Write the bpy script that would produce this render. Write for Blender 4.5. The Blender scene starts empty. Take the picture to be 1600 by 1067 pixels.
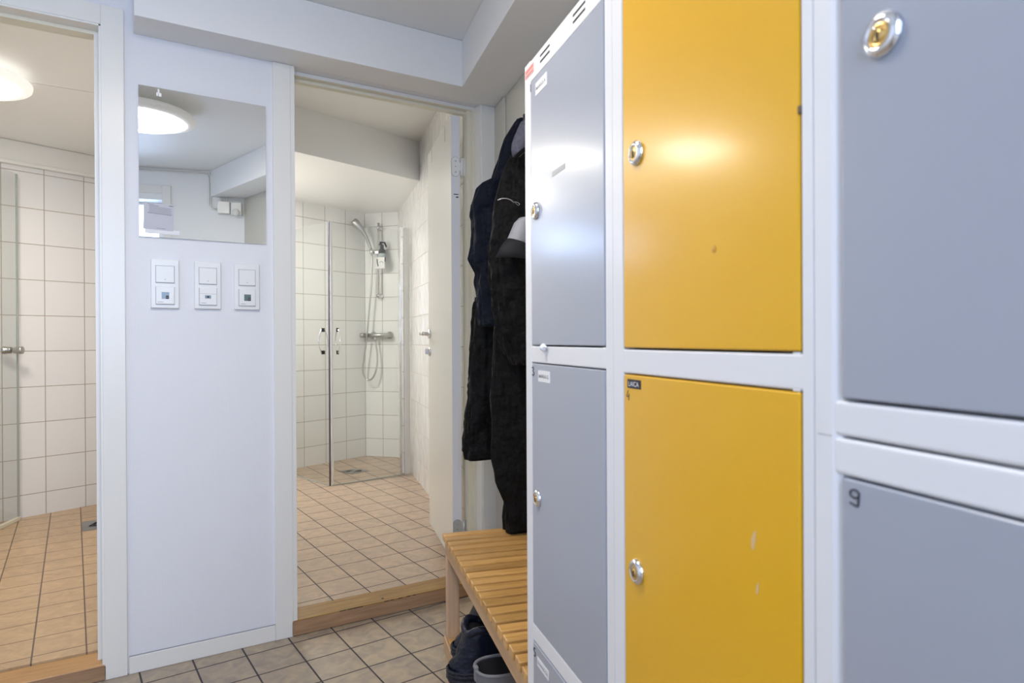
import bpy, bmesh, math, random
from mathutils import Vector, Matrix, noise
random.seed(7)
R = math.radians
S = bpy.context.scene
COL = S.collection

# ------------------------------------------------------------------ camera
CAM_H = 1.10
YAW, PITCH, ROLL = 0.538369, 0.002383, 0.004987
G = 0.23223                       # angle between the lockers' run and the normal of the door wall
cd = bpy.data.cameras.new('camera'); cam = bpy.data.objects.new('camera', cd); COL.objects.link(cam)
cd.sensor_width = 36; cd.lens = 1010 / 1600 * 36; cd.clip_start = 0.02
cd.dof.use_dof = True; cd.dof.focus_distance = 2.2; cd.dof.aperture_fstop = 7.0
r_ = Vector((math.cos(YAW), -math.sin(YAW), 0)); f_ = Vector((math.sin(YAW), math.cos(YAW), 0)); d_ = Vector((0, 0, -1))
f2 = f_ * math.cos(PITCH) + d_ * math.sin(PITCH); d2 = d_ * math.cos(PITCH) - f_ * math.sin(PITCH)
r3 = r_ * math.cos(ROLL) + d2 * math.sin(ROLL); d3 = d2 * math.cos(ROLL) - r_ * math.sin(ROLL)
mw = Matrix((r3, -d3, -f2)).transposed().to_4x4(); mw.translation = Vector((0, 0, CAM_H))
cam.matrix_world = mw
S.camera = cam
vs = S.view_settings
vs.view_transform = 'Standard'; vs.look = 'None'; vs.exposure = 0.0; vs.gamma = 1.0; vs.use_curve_mapping = False

# ------------------------------------------------------------------ world (overcast daylight outside)
w = bpy.data.worlds.new('world'); S.world = w; w.use_nodes = True
w.node_tree.nodes['Background'].inputs[0].default_value = (0.62, 0.78, 1.0, 1)
w.node_tree.nodes['Background'].inputs[1].default_value = 1.0

# ------------------------------------------------------------------ frames
class Frame:
    def __init__(s, o, a): s.o = Vector(o) if len(o) == 3 else Vector((o[0], o[1], 0)); s.a = a; s.m = Matrix.Rotation(a, 4, 'Z')
    def w(s, p): return s.o + s.m @ Vector(p)
WF = Frame((0, 0, 0), 0)
LF = Frame((0, 0, 0), -G)                         # x away from the lockers' front, y along the lockers
REAR = Frame((0, -0.33, 0), math.atan(0.29))      # wall with the window, behind the camera
FAR = Frame((1.86157, 5.71024, 0), math.atan2(0.35864, 0.93347))
DIAG = Frame((1.86157, 5.71024, 0), math.atan2(-0.71608, 0.69802))

def area(name, frame, at, direction, sx, sy, power, color, spread=180):
    l = bpy.data.lights.new(name, 'AREA'); l.shape = 'RECTANGLE'; l.size = sx; l.size_y = sy; l.energy = power; l.color = color
    l.spread = R(spread)
    o = bpy.data.objects.new(name, l); COL.objects.link(o); o.location = frame.w(at)
    dv = (frame.m @ Vector(direction)).normalized()
    o.rotation_euler = dv.to_track_quat('-Z', 'Y').to_euler()
    return o
WX0, WX1, WZ0, WZ1 = -0.95, 0.29, 0.98, 2.085
area('daylight', REAR, ((WX0 + WX1) / 2, -0.42, (WZ0 + WZ1) / 2 + .05), (0, 1, -0.42), WX1 - WX0 + .2, WZ1 - WZ0 + .2, 56, (0.56, 0.70, 1.0), 150)
LAMPS = [('main', (0.090, 1.08, 2.3115), 0.275, 33.0), ('bath', (-0.62, 3.60, 2.2890), 0.268, 44.0), ('shower', (0.55, 4.62, 2.2490), 0.17, 172.0)]

# ------------------------------------------------------------------ materials
def mat(name, color, rough=0.5, metal=0.0, spec=0.5, bump=None, var=None, coat=0.0, sheen=0.0):
    m = bpy.data.materials.new(name); m.use_nodes = True; nt = m.node_tree; b = nt.nodes['Principled BSDF']
    b.inputs['Base Color'].default_value = (*color, 1); b.inputs['Roughness'].default_value = rough
    b.inputs['Metallic'].default_value = metal; b.inputs['Specular IOR Level'].default_value = spec
    b.inputs['Coat Weight'].default_value = coat; b.inputs['Coat Roughness'].default_value = .15; b.inputs['Sheen Weight'].default_value = sheen
    tc = nt.nodes.new('ShaderNodeTexCoord')
    if var:                                        # (scale, amount)
        n = nt.nodes.new('ShaderNodeTexNoise'); n.inputs['Scale'].default_value = var[0]; n.inputs['Detail'].default_value = 5
        nt.links.new(tc.outputs['Object'], n.inputs['Vector'])
        mx = nt.nodes.new('ShaderNodeMix'); mx.data_type = 'RGBA'
        c2 = tuple(max(0, c * (1 - var[1])) for c in color)
        mx.inputs['A'].default_value = (*color, 1); mx.inputs['B'].default_value = (*c2, 1)
        nt.links.new(n.outputs['Fac'], mx.inputs['Factor']); nt.links.new(mx.outputs['Result'], b.inputs['Base Color'])
    if bump:                                       # (scale, strength, distance)
        n = nt.nodes.new('ShaderNodeTexNoise'); n.inputs['Scale'].default_value = bump[0]; n.inputs['Detail'].default_value = 3
        nt.links.new(tc.outputs['Object'], n.inputs['Vector'])
        bp = nt.nodes.new('ShaderNodeBump'); bp.inputs['Strength'].default_value = bump[1]; bp.inputs['Distance'].default_value = bump[2]
        nt.links.new(n.outputs['Fac'], bp.inputs['Height']); nt.links.new(bp.outputs['Normal'], b.inputs['Normal'])
    return m

def emis(name, color, strength):
    m = bpy.data.materials.new(name); m.use_nodes = True; nt = m.node_tree; b = nt.nodes['Principled BSDF']
    b.inputs['Base Color'].default_value = (0.9, 0.9, 0.88, 1)
    b.inputs['Emission Color'].default_value = (*color, 1); b.inputs['Emission Strength'].default_value = strength
    return m

def tile_mat(name, size, off, axes, rot, c1, c2, grout, gw, rough, bump, mottle=0.0, ripple=0.0, rips=6.0):
    """square tiles in object space. axes 'xy' or 'xz'; off = a tile corner, rot = turn of the grid"""
    m = bpy.data.materials.new(name); m.use_nodes = True; nt = m.node_tree; b = nt.nodes['Principled BSDF']; L = nt.links
    tc = nt.nodes.new('ShaderNodeTexCoord'); sp = nt.nodes.new('ShaderNodeSeparateXYZ'); L.new(tc.outputs['Object'], sp.inputs[0])
    def M(op, a, bb=None, c=None):
        n = nt.nodes.new('ShaderNodeMath'); n.operation = op
        for i, v in enumerate((a, bb, c)):
            if v is None: continue
            if isinstance(v, (int, float)): n.inputs[i].default_value = v
            else: L.new(v, n.inputs[i])
        return n.outputs[0]
    a0 = M('SUBTRACT', sp.outputs['X'], off[0]); a1 = M('SUBTRACT', sp.outputs['Y' if axes == 'xy' else ('Z')], off[1])
    if axes == 'yz': a0 = M('SUBTRACT', sp.outputs['Y'], off[0])
    cs, sn = math.cos(rot), math.sin(rot)
    u = M('DIVIDE', M('ADD', M('MULTIPLY', a0, cs), M('MULTIPLY', a1, sn)), size[0])
    v = M('DIVIDE', M('SUBTRACT', M('MULTIPLY', a1, cs), M('MULTIPLY', a0, sn)), size[1])
    def edge(t, s):
        fr = M('FRACT', t); d = M('MINIMUM', fr, M('SUBTRACT', 1.0, fr)); return M('MULTIPLY', d, s)
    d = M('MINIMUM', edge(u, size[0]), edge(v, size[1]))
    mr = nt.nodes.new('ShaderNodeMapRange'); mr.interpolation_type = 'SMOOTHSTEP'
    mr.inputs['From Min'].default_value = gw * 0.5; mr.inputs['From Max'].default_value = gw * 0.5 + 0.0012; L.new(d, mr.inputs['Value'])
    fac = mr.outputs['Result']
    cx = nt.nodes.new('ShaderNodeCombineXYZ'); L.new(M('FLOOR', u), cx.inputs[0]); L.new(M('FLOOR', v), cx.inputs[1])
    wn = nt.nodes.new('ShaderNodeTexWhiteNoise'); L.new(cx.outputs[0], wn.inputs['Vector'])
    nz = nt.nodes.new('ShaderNodeTexNoise'); nz.inputs['Scale'].default_value = 16; nz.inputs['Detail'].default_value = 6; nz.inputs['Distortion'].default_value = 1.2
    va = nt.nodes.new('ShaderNodeVectorMath'); va.operation = 'ADD'; L.new(tc.outputs['Object'], va.inputs[0])
    vm = nt.nodes.new('ShaderNodeVectorMath'); vm.operation = 'SCALE'; vm.inputs['Scale'].default_value = 9; L.new(wn.outputs['Color'], vm.inputs[0]); L.new(vm.outputs[0], va.inputs[1])
    L.new(va.outputs[0], nz.inputs['Vector'])
    mixf = M('ADD', M('MULTIPLY', wn.outputs['Value'], 1.0 - mottle), M('MULTIPLY', M('SUBTRACT', M('MULTIPLY', nz.outputs['Fac'], 2.6), 0.8), mottle))
    mx = nt.nodes.new('ShaderNodeMix'); mx.data_type = 'RGBA'; mx.inputs['A'].default_value = (*c1, 1); mx.inputs['B'].default_value = (*c2, 1); L.new(mixf, mx.inputs['Factor'])
    mg = nt.nodes.new('ShaderNodeMix'); mg.data_type = 'RGBA'; mg.inputs['A'].default_value = (*grout, 1); L.new(mx.outputs['Result'], mg.inputs['B']); L.new(fac, mg.inputs['Factor'])
    L.new(mg.outputs['Result'], b.inputs['Base Color'])
    L.new(M('SUBTRACT', 0.85, M('MULTIPLY', fac, 0.85 - rough)), b.inputs['Roughness'])
    bp = nt.nodes.new('ShaderNodeBump'); bp.inputs['Strength'].default_value = bump; bp.inputs['Distance'].default_value = 0.0015
    L.new(fac, bp.inputs['Height'])
    if ripple:
        n2 = nt.nodes.new('ShaderNodeTexNoise'); n2.inputs['Scale'].default_value = rips; n2.inputs['Detail'].default_value = 1
        L.new(va.outputs[0], n2.inputs['Vector'])
        b2 = nt.nodes.new('ShaderNodeBump'); b2.inputs['Strength'].default_value = ripple; b2.inputs['Distance'].default_value = 0.01
        L.new(n2.outputs['Fac'], b2.inputs['Height']); L.new(b2.outputs['Normal'], bp.inputs['Normal'])
    L.new(bp.outputs['Normal'], b.inputs['Normal'])
    return m

def wood_mat(name, c1, c2, axis, rough=0.42, scale=7.0):
    """grain runs along the given object axis"""
    m = bpy.data.materials.new(name); m.use_nodes = True; nt = m.node_tree; b = nt.nodes['Principled BSDF']; L = nt.links
    tc = nt.nodes.new('ShaderNodeTexCoord'); mp = nt.nodes.new('ShaderNodeMapping')
    sc = [9.0, 9.0, 9.0]; sc['xyz'.index(axis)] = 0.7; mp.inputs['Scale'].default_value = sc
    L.new(tc.outputs['Object'], mp.inputs['Vector'])
    oi = nt.nodes.new('ShaderNodeObjectInfo'); va = nt.nodes.new('ShaderNodeVectorMath'); va.operation = 'ADD'
    ms = nt.nodes.new('ShaderNodeMath'); ms.operation = 'MULTIPLY'; ms.inputs[1].default_value = 31.0; L.new(oi.outputs['Random'], ms.inputs[0])
    L.new(mp.outputs[0], va.inputs[0]); L.new(ms.outputs[0], va.inputs[1])
    n = nt.nodes.new('ShaderNodeTexNoise'); n.inputs['Scale'].default_value = scale; n.inputs['Detail'].default_value = 6; n.inputs['Distortion'].default_value = 0.8
    L.new(va.outputs[0], n.inputs['Vector'])
    cr = nt.nodes.new('ShaderNodeValToRGB'); cr.color_ramp.elements[0].position = 0.32; cr.color_ramp.elements[1].position = 0.68
    cr.color_ramp.elements[0].color = (*c2, 1); cr.color_ramp.elements[1].color = (*c1, 1)
    L.new(n.outputs['Fac'], cr.inputs[0])
    hsv = nt.nodes.new('ShaderNodeHueSaturation'); L.new(cr.outputs[0], hsv.inputs['Color'])
    mr = nt.nodes.new('ShaderNodeMapRange'); mr.inputs['To Min'].default_value = 0.78; mr.inputs['To Max'].default_value = 1.12; L.new(oi.outputs['Random'], mr.inputs['Value'])
    L.new(mr.outputs[0], hsv.inputs['Value']); L.new(hsv.outputs[0], b.inputs['Base Color'])
    b.inputs['Roughness'].default_value = rough
    bp = nt.nodes.new('ShaderNodeBump'); bp.inputs['Strength'].default_value = 0.15; bp.inputs['Distance'].default_value = 0.002
    L.new(n.outputs['Fac'], bp.inputs['Height']); L.new(bp.outputs['Normal'], b.inputs['Normal'])
    return m

def glass_mat(name, tint, refl=0.08):
    m = bpy.data.materials.new(name); m.use_nodes = True; nt = m.node_tree; nt.nodes.clear(); L = nt.links
    out = nt.nodes.new('ShaderNodeOutputMaterial'); tr = nt.nodes.new('ShaderNodeBsdfTransparent'); tr.inputs[0].default_value = (*tint, 1)
    gl = nt.nodes.new('ShaderNodeBsdfGlossy'); gl.inputs['Roughness'].default_value = 0.02
    lw = nt.nodes.new('ShaderNodeLayerWeight'); pw = nt.nodes.new('ShaderNodeMath'); pw.operation = 'POWER'; L.new(lw.outputs['Facing'], pw.inputs[0]); lw.inputs['Blend'].default_value = .5; pw.inputs[1].default_value = 4.0
    fr = nt.nodes.new('ShaderNodeMath'); fr.operation = 'MULTIPLY_ADD'; L.new(pw.outputs[0], fr.inputs[0]); fr.inputs[1].default_value = .45; fr.inputs[2].default_value = .03
    mx = nt.nodes.new('ShaderNodeMixShader'); L.new(fr.outputs[0], mx.inputs[0]); L.new(tr.outputs[0], mx.inputs[1]); L.new(gl.outputs[0], mx.inputs[2])
    L.new(mx.outputs[0], out.inputs[0])
    return m

def weave_mat(name, color, rough=0.55):
    """painted glass-fibre wallpaper: a fine woven relief"""
    m = mat(name, color, rough); nt = m.node_tree; b = nt.nodes['Principled BSDF']; L = nt.links
    tc = nt.nodes.new('ShaderNodeTexCoord'); hs = []
    for ax in ('X', 'Z'):
        wv = nt.nodes.new('ShaderNodeTexWave'); wv.bands_direction = ax; wv.inputs['Scale'].default_value = 55; wv.inputs['Distortion'].default_value = 1.5; wv.inputs['Detail Scale'].default_value = 20
        L.new(tc.outputs['Object'], wv.inputs['Vector']); hs.append(wv.outputs['Fac'])
    ad = nt.nodes.new('ShaderNodeMath'); ad.operation = 'ADD'; L.new(hs[0], ad.inputs[0]); L.new(hs[1], ad.inputs[1])
    bp = nt.nodes.new('ShaderNodeBump'); bp.inputs['Strength'].default_value = 0.22; bp.inputs['Distance'].default_value = 0.0012
    L.new(ad.outputs[0], bp.inputs['Height']); L.new(bp.outputs['Normal'], b.inputs['Normal'])
    return m

m_wallpaper = weave_mat('wallpaper', (0.80, 0.80, 0.825))
m_wall = mat('painted_wall', (0.86, 0.88, 0.90), 0.6, bump=(90, .08, .002))
m_cream = mat('cream_wall', (0.58, 0.56, 0.485), 0.55, bump=(90, .08, .002))
m_ceiling = mat('ceiling_paint', (0.84, 0.84, 0.82), 0.55)
m_ceil_gloss = mat('ceiling_paint_glossy', (0.93, 0.93, 0.91), 0.25)
m_beam = mat('beam_paint', (0.82, 0.82, 0.81), 0.5)
m_trim = mat('trim_paint', (0.84, 0.825, 0.775), 0.32, var=(3, .03))
m_door = mat('door_paint', (0.80, 0.79, 0.73), 0.30)
m_dooredge = mat('door_edge_paint', (0.78, 0.78, 0.80), 0.35)
m_jamb = mat('jamb_paint', (0.78, 0.74, 0.60), 0.35)
FC1, FC2, FG = (0.48, 0.375, 0.25), (0.28, 0.23, 0.19), (0.055, 0.050, 0.055)
m_floor_main = tile_mat('floor_tiles_main', (0.1588, 0.1600), (0.8426, 2.2919), 'xy', R(4.2), FC1, FC2, FG, 0.0042, 0.32, 0.8, mottle=.8)
m_floor_shower = tile_mat('floor_tiles_shower', (0.1545, 0.1636), (0.69376, 2.81007), 'xy', R(4.0), (0.53, 0.385, 0.265), (0.34, 0.26, 0.19), (.08, .07, .07), 0.0040, 0.30, 0.8, mottle=.8)
m_floor_bath = tile_mat('floor_tiles_bath', (0.1513, 0.1600), (-0.31977, 3.45368), 'xy', R(3.3), (0.58, 0.40, 0.225), (0.40, 0.265, 0.15), (.16, .12, .10), 0.0035, 0.30, 0.8, mottle=.8)
WT1, WT2, WG = (0.85, 0.85, 0.83), (0.82, 0.82, 0.80), (0.36, 0.33, 0.28)
m_tiles_far = tile_mat('wall_tiles_far', (0.2135, 0.2120), (0, 1.066), 'xz', 0, WT1, WT2, WG, 0.0030, 0.14, 0.5, mottle=.1)
m_tiles_bath = tile_mat('wall_tiles_bath', (0.2125, 0.2140), (-2.447, 1.047), 'xz', 0, (0.82, 0.81, 0.80), (0.79, 0.78, 0.77), (0.42, 0.35, 0.30), 0.0033, 0.16, 0.5, mottle=.1)
m_tiles_diag = tile_mat('wall_tiles_diagonal', (0.1720, 0.2120), (0, 1.066), 'xz', 0, WT1, WT2, WG, 0.0030, 0.14, 0.5, mottle=.1)
m_tiles_right = tile_mat('wall_tiles_right', (0.2135, 0.2120), (5.72, 1.066), 'yz', 0, WT1, WT2, WG, 0.0034, 0.07, 0.5, mottle=.1, ripple=.50, rips=9)
m_pine = wood_mat('varnished_pine_slat', (0.70, 0.40, 0.135), (0.50, 0.265, 0.075), 'x', 0.32)
m_pine_rail = wood_mat('pine_rail', (0.62, 0.40, 0.22), (0.52, 0.32, 0.17), 'y', 0.45)
m_pine_leg = wood_mat('pine_leg', (0.66, 0.45, 0.29), (0.56, 0.37, 0.23), 'z', 0.45)
m_thresh = wood_mat('threshold_wood', (0.36, 0.20, 0.045), (0.20, 0.10, 0.018), 'x', 0.4)
m_thresh_front = wood_mat('threshold_front_wood', (0.42, 0.26, 0.15), (0.29, 0.165, 0.085), 'x', 0.5)
m_thresh2 = wood_mat('pale_threshold_wood', (0.46, 0.26, 0.10), (0.35, 0.18, 0.06), 'x', 0.4)
m_frame = mat('locker_frame_enamel', (0.74, 0.745, 0.765), 0.36)
m_grey = mat('locker_grey_enamel', (0.345, 0.37, 0.43), 0.30, coat=.3)
m_yellow = mat('locker_yellow_enamel', (0.74, 0.40, 0.006), 0.30, coat=.35)
m_chrome = mat('chrome', (0.80, 0.80, 0.82), 0.12, 1.0)
m_steel = mat('brushed_steel', (0.50, 0.50, 0.49), 0.30, 1.0)
m_brass = mat('brass', (0.70, 0.48, 0.18), 0.28, 1.0)
m_black = mat('black_matte', (0.012, 0.012, 0.013), 0.6)
m_ink = mat('ink', (0.02, 0.02, 0.03), 0.6)
m_greyink = mat('grey_ink', (0.22, 0.22, 0.25), 0.6)
m_hinge = mat('hinge_metal', (.52, .52, .50), .35, .3)
m_paper = mat('paper', (0.78, 0.78, 0.80), 0.6)
m_notice = mat('notice_paper', (0.50, 0.50, 0.54), 0.5)
m_red = mat('red_print', (0.75, 0.22, 0.20), 0.5)
m_pink = mat('pale_red_print', (0.82, 0.50, 0.46), 0.5)
m_plastic = mat('white_plastic', (0.82, 0.82, 0.80), 0.30)
m_plastic_grey = mat('plastic_gap', (0.30, 0.30, 0.32), 0.5)
m_lcd = mat('blue_grey_display', (0.22, 0.30, 0.36), 0.2)
m_lcd2 = mat('green_grey_display', (0.12, 0.17, 0.16), 0.2)
m_mirror = mat('mirror_glass', (0.90, 0.93, 0.95), 0.0, 1.0)
m_glass = glass_mat('shower_glass', (0.955, 0.963, 0.955))
m_glass_edge = mat('glass_edge', (0.42, 0.47, 0.44), 0.2)
m_pane = glass_mat('window_glass', (0.97, 0.98, 0.99))
m_drain = mat('drain_steel', (0.30, 0.30, 0.30), 0.4, 0.8)
m_navy = mat('navy_cloth', (0.0016, 0.0038, 0.013), 0.75, spec=.25, bump=(16, 1.0, .03))
m_blackcloth = mat('black_cloth', (0.0012, 0.0012, 0.0017), 0.7, spec=.22, bump=(14, 1.0, .035))
m_knit = mat('grey_knit', (0.16, 0.16, 0.21), 0.9, bump=(110, .9, .006), var=(90, .6))
m_greycloth = mat('pale_grey_lining', (0.42, 0.42, 0.46), 0.7, bump=(60, .3, .003))
m_charcoal = mat('charcoal_cloth', (0.012, 0.012, 0.016), 0.75, bump=(40, .3, .004))
m_zip = mat('zip_metal', (0.6, 0.6, 0.62), 0.3, 1.0)
m_boot = mat('navy_boot_nylon', (0.004, 0.008, 0.022), 0.4, spec=.4, bump=(26, .9, .014))
m_bootrub = mat('boot_rubber', (0.010, 0.012, 0.022), 0.6, bump=(70, .9, .008))
m_greyrub = mat('grey_boot_felt', (0.20, 0.20, 0.21), 0.6)
m_bootlin = mat('boot_lining', (0.012, 0.011, 0.012), 0.9)
m_redcloth = mat('red_boot_accent', (0.30, 0.01, 0.01), 0.7)
m_sole = mat('pinkish_sole', (0.55, 0.28, 0.24), 0.6)

# ------------------------------------------------------------------ mesh helpers
class B:
    def __init__(s): s.bm = bmesh.new(); s.mats = []
    def mi(s, m):
        if m not in s.mats: s.mats.append(m)
        return s.mats.index(m)
    def _join(s, tmp, m, smooth):
        idx = s.mi(m); vm = {}
        for v in tmp.verts: vm[v] = s.bm.verts.new(v.co)
        for f in tmp.faces:
            try: nf = s.bm.faces.new([vm[v] for v in f.verts])
            except ValueError: continue
            nf.material_index = idx; nf.smooth = smooth
        tmp.free()
    def box(s, x0, x1, y0, y1, z0, z1, m, bev=0.0, seg=2):
        t = bmesh.new(); bmesh.ops.create_cube(t, size=1)
        for v in t.verts: v.co = Vector(((x0 + x1) / 2 + v.co.x * abs(x1 - x0), (y0 + y1) / 2 + v.co.y * abs(y1 - y0), (z0 + z1) / 2 + v.co.z * abs(z1 - z0)))
        if bev: bmesh.ops.bevel(t, geom=t.edges[:], offset=bev, segments=seg, affect='EDGES', profile=0.5)
        s._join(t, m, False); return s
    def prism(s, poly, vec, m, bev=0.0):
        t = bmesh.new(); vs = [t.verts.new(p) for p in poly]; f = t.faces.new(vs)
        r = bmesh.ops.extrude_face_region(t, geom=[f]); nv = [g for g in r['geom'] if isinstance(g, bmesh.types.BMVert)]
        bmesh.ops.translate(t, vec=Vector(vec), verts=nv); bmesh.ops.recalc_face_normals(t, faces=t.faces[:])
        if bev: bmesh.ops.bevel(t, geom=t.edges[:], offset=bev, segments=2, affect='EDGES')
        s._join(t, m, False); return s
    def tube(s, pts, r, m, seg=10, cap=True, closed=False):
        pts = [Vector(p) for p in pts]; n = len(pts); rad = r if isinstance(r, (list, tuple)) else [r] * n
        t = bmesh.new(); rings = []; prev = None
        for i, p in enumerate(pts):
            if closed: tg = pts[(i + 1) % n] - pts[i - 1]
            else: tg = pts[min(i + 1, n - 1)] - pts[max(i - 1, 0)]
            tg.normalize()
            if prev is None:
                a = Vector((0, 0, 1)) if abs(tg.z) < 0.9 else Vector((1, 0, 0)); u = tg.cross(a).normalized()
            else: u = (prev - tg * prev.dot(tg)).normalized()
            prev = u; v = tg.cross(u)
            rings.append([t.verts.new(p + (u * math.cos(2 * math.pi * k / seg) + v * math.sin(2 * math.pi * k / seg)) * rad[i]) for k in range(seg)])
        for i in range(n if closed else n - 1):
            a, b = rings[i], rings[(i + 1) % n]
            for k in range(seg): t.faces.new((a[k], a[(k + 1) % seg], b[(k + 1) % seg], b[k]))
        if cap and not closed: t.faces.new(rings[0]); t.faces.new(rings[-1][::-1])
        bmesh.ops.recalc_face_normals(t, faces=t.faces[:])
        s._join(t, m, True); return s
    def lathe(s, o, ax, prof, m, seg=28):
        """prof: list of (distance along ax, radius)"""
        o = Vector(o); ax = Vector(ax).normalized(); a = Vector((0, 0, 1)) if abs(ax.z) < .9 else Vector((1, 0, 0))
        u = ax.cross(a).normalized(); v = ax.cross(u); t = bmesh.new(); rings = []
        for h, r in prof:
            if r < 1e-6: rings.append([t.verts.new(o + ax * h)])
            else: rings.append([t.verts.new(o + ax * h + (u * math.cos(2 * math.pi * k / seg) + v * math.sin(2 * math.pi * k / seg)) * r) for k in range(seg)])
        for a_, b_ in zip(rings, rings[1:]):
            for k in range(seg):
                k2 = (k + 1) % seg
                if len(a_) == 1 and len(b_) > 1: t.faces.new((a_[0], b_[k2], b_[k]))
                elif len(b_) == 1 and len(a_) > 1: t.faces.new((a_[k], a_[k2], b_[0]))
                elif len(a_) > 1: t.faces.new((a_[k], a_[k2], b_[k2], b_[k]))
        if len(rings[0]) > 1: t.faces.new(rings[0])
        if len(rings[-1]) > 1: t.faces.new(rings[-1])
        bmesh.ops.recalc_face_normals(t, faces=t.faces[:])
        s._join(t, m, True); return s
    def loft(s, rings, m, capa=True, capb=True, smooth=True):
        t = bmesh.new(); rr = [[t.verts.new(p) for p in r] for r in rings]; n = len(rr[0])
        for a, b in zip(rr, rr[1:]):
            for k in range(n): t.faces.new((a[k], a[(k + 1) % n], b[(k + 1) % n], b[k]))
        if capa: t.faces.new(rr[0])
        if capb: t.faces.new(rr[-1][::-1])
        bmesh.ops.recalc_face_normals(t, faces=t.faces[:])
        s._join(t, m, smooth); return s
    def sheet(s, grid, th, m, smooth=True):
        """a cloth or strip with real thickness from a grid of points"""
        t = bmesh.new(); g = [[t.verts.new(p) for p in row] for row in grid]
        fs = [t.faces.new((g[i][j], g[i][j + 1], g[i + 1][j + 1], g[i + 1][j])) for i in range(len(g) - 1) for j in range(len(g[0]) - 1)]
        bmesh.ops.recalc_face_normals(t, faces=t.faces[:]); bmesh.ops.solidify(t, geom=fs, thickness=th)
        bmesh.ops.recalc_face_normals(t, faces=t.faces[:])
        s._join(t, m, smooth); return s

ORG = {}
def props(o, label=None, cat=None, group=None, kind=None):
    if label: o['label'] = label
    if cat: o['category'] = cat
    if group: o['group'] = group
    if kind: o['kind'] = kind
    return o
def link(name, data, parent, frame, at):
    o = bpy.data.objects.new(name, data); COL.objects.link(o)
    if parent is not None:
        o.parent = parent; ORG[o.name] = ORG[parent.name]
    else:
        o.location = frame.w(at); o.rotation_euler = (0, 0, frame.a); ORG[o.name] = Vector(at)
    return o
def obj(name, b, parent=None, frame=WF, at=(0, 0, 0), **kw):
    me = bpy.data.meshes.new(name)
    org = ORG[parent.name] if parent is not None else Vector(at)
    bmesh.ops.translate(b.bm, vec=-org, verts=b.bm.verts[:])
    b.bm.to_mesh(me); b.bm.free()
    for m in b.mats: me.materials.append(m)
    return props(link(name, me, parent, frame, at), **kw)
def thing(name, label, cat, frame, at, group=None, kind=None):
    o = link(name, None, None, frame, at); o.empty_display_size = .05
    return props(o, label, cat, group, kind)
def structure(name, b, frame=WF, at=(0, 0, 0), parent=None): return obj(name, b, parent, frame, at, kind='structure')

def text_into(b, s, h, at, xd, up, m, stretch=1.0, depth=0.0004, bold=0.0):
    """flat lettering, its lower left corner at `at`; h = cap height"""
    cu = bpy.data.curves.new('t', 'FONT'); cu.body = s; cu.size = 1.0; cu.offset = bold
    to = bpy.data.objects.new('t', cu); COL.objects.link(to)
    dg = bpy.context.evaluated_depsgraph_get(); me = bpy.data.meshes.new_from_object(to.evaluated_get(dg))
    xd, up = Vector(xd), Vector(up); nn = xd.cross(up); at = Vector(at); k = h / 0.70; t = bmesh.new(); t.from_mesh(me)
    for v in t.verts: v.co = at + xd * v.co.x * k * stretch + up * v.co.y * k + nn * depth
    b._join(t, m, False); bpy.data.objects.remove(to); bpy.data.curves.remove(cu); bpy.data.meshes.remove(me)

# ================================================================== THE SETTING
YW, YB = 2.493, 2.590            # front and back face of the door wall
ZC, ZBM = 2.3117, 2.1250         # main ceiling, underside of the boxed beams
ZF2 = 0.058                      # floor level in both wet rooms
def poly(pts, z0, z1, m, b=None):
    b = b or B(); b.prism([(p[0], p[1], z0) for p in pts], (0, 0, z1 - z0), m); return b
rearL = REAR.w((-2.2, 0, 0)); rearR = REAR.w((1.25, 0, 0))
structure('floor', poly([(-1.35, -0.95), (1.1, -0.25), (1.62, 2.56), (-1.35, 2.56)], -0.06, 0, m_floor_main))
structure('ceiling', poly([(-1.35, -0.95), (1.1, -0.25), (1.62, YW), (-1.35, YW)], ZC, ZC + .06, m_ceiling))
b = B()
for x0, x1, z0, z1 in ((-1.35, -0.8045, -.06, 2.60), (-0.0610, 0.5245, -.06, 2.60), (1.3375, 1.75, -.06, 2.60), (-0.8045, -0.0610, 2.1355, 2.60), (0.5245, 1.3375, 2.1250, 2.60)):
    b.box(x0, x1, YW, YB, z0, z1, m_wallpaper)
structure('wall_back', b)
structure('wall_left', B().box(-1.45, -1.35, -1.1, 2.55, -.06, 2.37, m_wall))
structure('wall_right', B().box(0.80, 0.90, -0.35, 2.79, -.06, 2.31, m_cream), LF)
b = B()
for x0, x1, z0, z1 in ((-1.6, WX0, -.06, 2.37), (WX1, 1.0, -.06, 2.37), (WX0, WX1, -.06, WZ0), (WX0, WX1, WZ1, 2.37)):
    b.box(x0, x1, -0.22, 0, z0, z1, m_wall)
structure('wall_rear', b, REAR)
# boxed beams under the ceiling
structure('trim_1', B().box(0.027, 1.55, 2.347, YW - .0005, ZBM, ZC - .0005, m_beam, .002), WF)
structure('trim_2', B().box(0.601, 0.7995, -0.15, 2.72, ZBM + .0004, ZC - .0006, m_beam, .002), LF)
# low skirting of the panel between the doors
structure('baseboard_back', B().box(0.0035, 0.4665, 2.4835, YW - .0003, 0.0005, 0.0565, m_trim, .0012).box(0.0035, 0.4665, 2.4860, YW - .0003, 0.0565, 0.0576, m_plastic_grey))
# cover strip in the corner
structure('trim_3', B().box(0.789, 0.7995, 2.60, 2.752, 0.001, 2.12, m_cream, .001), LF)

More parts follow.
